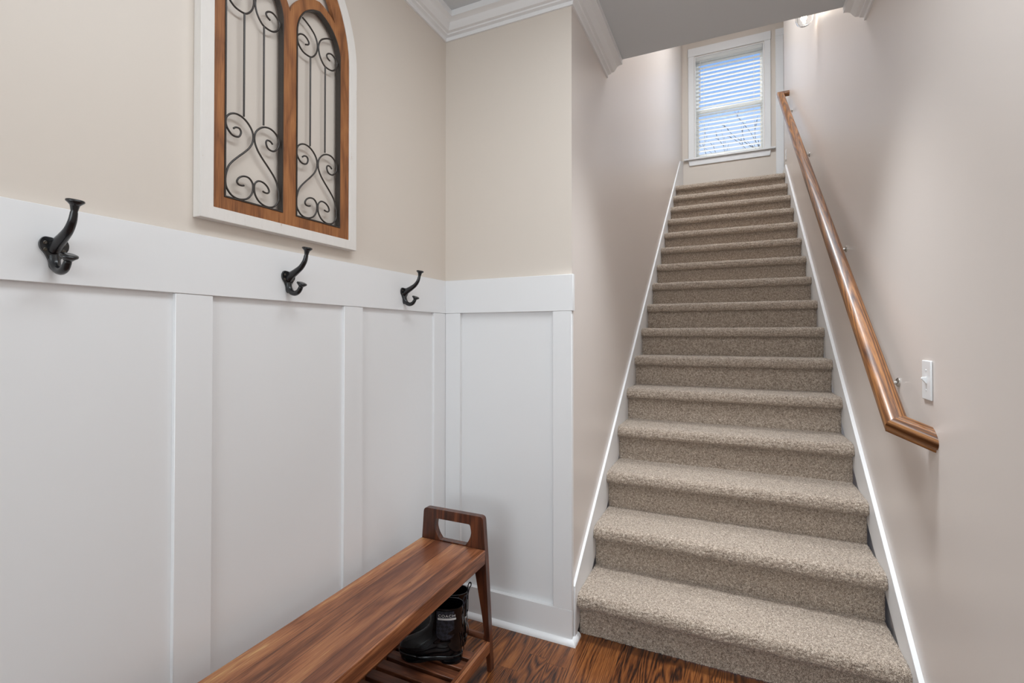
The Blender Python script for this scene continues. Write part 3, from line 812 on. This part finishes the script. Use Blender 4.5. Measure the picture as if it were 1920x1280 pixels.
# ------------------------------------------------------------------ rain boots
def boot_ring(z, xh, xt, w, toe=0.5, n=40, pw=2.3, zoff=0.0):
    """horizontal section: heel at xh, toe at xt, widest w"""
    P = []
    L = xt-xh
    for k in range(n):
        a = 2*math.pi*k/n
        c, s = math.cos(a), math.sin(a)
        ex = 2/pw
        x = (abs(c)**ex)*(1 if c >= 0 else -1); yv = (abs(s)**ex)*(1 if s >= 0 else -1)
        t = (x+1)/2
        ww = w*(1 - toe*0.35*max(0, t-0.65)/0.35 - 0.14*math.exp(-((t-0.35)/0.16)**2)*(1 if L > 0.16 else 0))
        P.append((xh+L*t, yv*ww/2, z + zoff*max(0, t-0.7)/0.3))
    return P
def make_boot(label):
    r = tag(empty('rain_boot'), label, 'boot', 'pair of rain boots on the bench shelf')
    # local: x from heel to toe, y sideways, z up from the sole
    rings = []
    for z, xh, xt, w, toe in ((0.020, 0.006, 0.228, 0.084, 0.55), (0.032, 0.003, 0.232, 0.087, 0.55), (0.045, 0.002, 0.229, 0.087, 0.6), (0.057, 0.003, 0.218, 0.084, 0.65), (0.066, 0.004, 0.201, 0.081, 0.7),
                              (0.074, 0.006, 0.181, 0.078, 0.65), (0.083, 0.007, 0.161, 0.076, 0.5), (0.094, 0.008, 0.144, 0.074, 0.35), (0.107, 0.007, 0.131, 0.075, 0.2), (0.122, 0.005, 0.122, 0.078, 0.1),
                              (0.140, 0.002, 0.118, 0.082, 0.05), (0.160, 0.000, 0.117, 0.083, 0.0), (0.180, -0.003, 0.118, 0.083, 0.0), (0.1925, -0.004, 0.119, 0.0835, 0.0)):
        rings.append(boot_ring(z, xh, xt, w, toe))
    inner = [[(x*0.94+0.0035, yv*0.92, zz-dz) for x, yv, zz in rings[-1]] for dz in (0.0, 0.03, 0.09)]
    MB().loft(rings+inner).build('upper', M['rubber'], r, smooth=60)
    sr = [boot_ring(z, xh, xt, w, 0.5) for z, xh, xt, w in ((0.010, 0.0, 0.231, 0.088), (0.022, 0.0, 0.235, 0.092), (0.0245, 0.003, 0.233, 0.089))]
    so = MB().loft(sr)
    so.prism([(x, yv) for x, yv, _ in boot_ring(0, 0.002, 0.078, 0.08, 0.0, 24, 3)], 'Z', 0.0, 0.0102)
    so.prism([(x, yv) for x, yv, _ in boot_ring(0, 0.112, 0.226, 0.084, 0.5, 24)], 'Z', 0.0, 0.0102)
    so.build('sole', M['rubber'], r, smooth=40)
    # fabric gore on both sides, following the shaft
    def shaft(z):
        zs_ = [q[0][2] for q in rings]; i = max(0, min(len(rings)-2, np.searchsorted(zs_, z)-1))
        t = (z-zs_[i])/(zs_[i+1]-zs_[i]); return np.array(rings[i])*(1-t)+np.array(rings[i+1])*t
    def surf(sgn, x, z, off):
        q = shaft(z); q = q[(q[:, 1]*sgn) >= 0]; o_ = np.argsort(q[:, 0])
        yv = np.interp(x, q[o_, 0], q[o_, 1]*sgn)
        return (x, sgn*(yv+off), z)
    for sgn in (-1, 1):
        g = MB(); rows = []
        zz = np.linspace(0.082, 0.186, 14)
        for z in zz:
            hw = 0.032 if z > 0.105 else 0.032*math.sqrt(max(0.02, 1-((0.105-z)/0.024)**2))
            rows.append([surf(sgn, 0.056+hw*u, z, 0.0022) for u in np.linspace(-1, 1, 9)])
        vs = [p for rw in rows for p in rw]
        fs = [(i*9+k, i*9+k+1, (i+1)*9+k+1, (i+1)*9+k) for i in range(len(rows)-1) for k in range(8)]
        go = g.add(vs, fs).build('side_gore', M['quilt'], r, smooth=60)
        go.modifiers.new('solid', 'SOLIDIFY').thickness = 0.0015
        if sgn == 1:
            # word and bar printed on the gore
            fc = bpy.data.curves.new('lettering', 'FONT'); fc.body = 'COACH'; fc.size = 0.0125; fc.align_x = 'CENTER'; fc.extrude = 0.0002; fc.space_character = 1.15
            to = bpy.data.objects.new('tmp', fc); COL.objects.link(to)
            dg = bpy.context.evaluated_depsgraph_get(); dg.update()
            me = bpy.data.meshes.new_from_object(to.evaluated_get(dg)); bpy.data.objects.remove(to)
            for v in me.vertices:
                x, yv, z = v.co
                v.co = surf(sgn, 0.050-x*1.25, 0.167+yv, 0.0034+z)
            me.materials.clear()
            lo = link_mesh('lettering', me, M['whiteprint'], go)
            lo['label'] = 'white printed word'
            b = MB(); xs_ = np.linspace(0.018, 0.082, 9)
            vs = [surf(sgn, x, z, 0.0030) for z in (0.1570, 0.1635) for x in xs_] + [surf(sgn, x, z, 0.0042) for z in (0.1570, 0.1635) for x in xs_]
            n9 = 9; fs = []
            for k in range(8):
                fs += [(k, k+1, n9+k+1, n9+k), (18+k, 18+n9+k, 18+n9+k+1, 18+k+1), (k, 18+k, 18+k+1, k+1), (n9+k, n9+k+1, 27+k+1, 27+k)]
            b.add(vs, fs).build('printed_bar', M['whiteprint'], go)
    lp = catmull([(-0.0005, 0, 0.160), (-0.0035, 0, 0.180), (-0.008, 0, 0.200), (-0.014, 0, 0.211), (-0.0145, 0, 0.220), (-0.008, 0, 0.221), (-0.003, 0, 0.209), (-0.002, 0, 0.190), (-0.0015, 0, 0.175)], 6)
    MB().tube(lp, [(0.0020, 0.0050)]*len(lp), 10).build('pull_loop', M['quilt'], r, smooth=180)
    sb = [(-0.0035+0.004*(1 if z < 0.12 and z > 0.06 else 0), 0, z) for z in np.linspace(0.03, 0.175, 12)]
    MB().tube(sb, [(0.0016, 0.006)]*len(sb), 8).build('back_seam', M['rubber'], r, smooth=60)
    return r
boot = make_boot('near black glossy ankle rain boot with a white printed word, under the bench')
ang = math.atan2(1.450-1.525, -1.095+0.893)
boot.location = (-0.889, 1.5175, SZ+0.0005); boot.rotation_euler = (0, 0, ang)
bt2 = copy_tree(boot); bt2['label'] = 'far black rain boot half hidden behind its twin and the seat'
bt2.location = (-0.921, 1.6050, SZ+0.0005)

# ------------------------------------------------------------------ handrail
hr = tag(empty('handrail', (0, 0, 0)), 'stained oak handrail climbing the right wall beside the stairs', 'handrail')
# path of the rail axis (top centre line); profile across and up in the sloping plane
sl_ = math.atan(0.727); up = Vector((0, -math.sin(sl_), math.cos(sl_)))
RC = 0.4625
PJ = Vector((RC, 1.852, 1.018)); PT = Vector((RC, 5.66, 1.018+0.727*(5.66-1.852)))
PWj = PJ + Vector((1, -0.72*math.cos(sl_), -0.72*math.sin(sl_)))*(XR-RC)
PWt = PT + Vector((1, 0, 0))*(XR-RC)
rp = [(-0.0275, -0.020), (-0.0285, -0.014), (-0.0285, -0.006), (-0.0265, 0.002), (-0.021, 0.0085), (-0.011, 0.0118), (0, 0.0125), (0.011, 0.0118), (0.021, 0.0085), (0.0265, 0.002), (0.0285, -0.006), (0.0285, -0.014), (0.0275, -0.020),
      (0.0225, -0.0215), (0.0225, -0.0255), (0.0245, -0.0275), (0.0245, -0.036), (-0.0245, -0.036), (-0.0245, -0.0275), (-0.0225, -0.0255), (-0.0225, -0.0215)]
rp = [(a*1.08, b) for a, b in rp]
def rail_piece(a, b, na, nb):
    """straight length cut by the planes (point, normal) at both ends"""
    d = (b-a).normalized(); s = d.cross(up).normalized(); u = up
    rings = []
    for p, nn in ((a, na), (b, nb)):
        ring = []
        for q, h in rp:
            o_ = p + s*q + u*(h-0.0125)
            t = (p-o_).dot(nn)/d.dot(nn)
            ring.append(tuple(o_+d*t))
        rings.append(ring)
    return MB().loft(rings)
d1 = (PJ-PWj).normalized(); d2 = (PT-PJ).normalized(); d3 = (PWt-PT).normalized()
m1 = (d1+d2).normalized(); m2 = (d2+d3).normalized(); nx_ = Vector((1, 0, 0))
rail_piece(PJ, PT, m1, m2).build('rail', M['rail'], hr, smooth=35)
rail_piece(PWj, PJ, nx_, m1).build('lower_return', M['rail_end'], hr, smooth=35)
rail_piece(PT, PWt, m2, nx_).build('upper_return', M['rail_end'], hr, smooth=35)
for yb in (2.15, 3.0, 4.28, 5.40):
    zb = 1.018+0.727*(yb-1.852)-0.062
    br = MB()
    br.lathe([(0.0, 0.0), (0.017, 0.0), (0.017, 0.003), (0.012, 0.007), (0.0, 0.008)], 16, Matrix.Translation((XR-0.0002, yb, zb-0.070)) @ Matrix.Rotation(-math.pi/2, 4, 'Y'))
    br.tube(catmull([(XR-0.004, yb, zb-0.070), (XR-0.030, yb, zb-0.072), (XR-0.056, yb, zb-0.055), (XR-0.072, yb, zb-0.026), (RC, yb, zb+0.012)], 5), [(0.0065, 0.009)]*21, 10)
    br.build('bracket', M['chrome'], hr, smooth=40)['label'] = 'brushed metal bracket'

# ------------------------------------------------------------------ switch plate and wall plate
sw = tag(empty('light_switch', (XR, 1.862, 1.135)), 'white toggle light switch plate on the right wall', 'light switch')
MB().box(-0.006, -0.0003, -0.037, 0.037, -0.060, 0.060).build('plate', M['plastic'], sw, bevel=0.003, seg=3)
MB().prism([(-0.0055, -0.012), (-0.0085, -0.008), (-0.0185, 0.0045), (-0.0165, 0.0085), (-0.0055, 0.010)], 'Y', -0.0042, 0.0042).build('toggle', M['plastic'], sw, bevel=0.0008)
for z in (-0.030, 0.030):
    MB().lathe([(0.0033, 0), (0.003, 0.001), (0.0, 0.0013)], 10, Matrix.Translation((-0.006, 0, z)) @ Matrix.Rotation(-math.pi/2, 4, 'Y')).build('screw', M['plastic'], sw, smooth=40)
wp = tag(empty('wall_outlet', (XR, 6.02, 3.24)), 'small white outlet plate low on the right wall at the landing', 'outlet')
MB().box(-0.006, -0.0003, -0.035, 0.035, -0.057, 0.057).build('plate', M['plastic'], wp, bevel=0.002)
for z in (-0.02, 0.02):
    MB().box(-0.0075, -0.0058, -0.016, 0.016, z-0.013, z+0.013).build('socket', M['plastic'], wp, bevel=0.002)

# ------------------------------------------------------------------ wall sconce above the stairs
sx, sy, sz = 0.463, 3.87, 3.43
so_ = tag(empty('wall_sconce', (XR, sy, 3.62)), 'clear glass wall sconce peeking below the ceiling edge', 'wall lamp')
def spart(mb, name, mat, **k):
    for i, p in enumerate(mb.v): mb.v[i] = (p[0]-XR, p[1]-sy, p[2]-3.62)
    return mb.build(name, mat, so_, **k)
spart(MB().lathe([(0.0, 0), (0.055, 0), (0.055, 0.012), (0.03, 0.02), (0.0, 0.021)], 20, Matrix.Translation((XR-0.0003, sy, 3.66)) @ Matrix.Rotation(-math.pi/2, 4, 'Y')), 'backplate', M['chrome'], smooth=40)
spart(MB().tube(catmull([(XR-0.015, sy, 3.66), (XR-0.05, sy, 3.665), (sx, sy, 3.65), (sx, sy, 3.60)], 5), 0.008, 10), 'arm', M['chrome'], smooth=60)
spart(MB().lathe([(0.0, 3.605), (0.022, 3.60), (0.022, 3.545), (0.0, 3.543)], 16, Matrix.Translation((sx, sy, 0))), 'socket', M['chrome'], smooth=40)
gp = [(0.026, 3.60), (0.04, 3.585), (0.053, 3.55), (0.057, 3.51), (0.054, 3.465), (0.046, 3.44), (0.034, 3.43), (0.0, 3.428)]
gi = [(r*0.95, z+0.003) for r, z in gp[::-1]]
spart(MB().lathe(gp+[(0.0, 3.431)]+gi[1:], 24, Matrix.Translation((sx, sy, 0))), 'glass_shade', M['bulbglass'], smooth=60)
spart(MB().lathe([(0.0, 3.49), (0.009, 3.493), (0.014, 3.503), (0.015, 3.515), (0.011, 3.535), (0.009, 3.543)], 14, Matrix.Translation((sx, sy, 0))), 'bulb', M['bulb'], smooth=60)
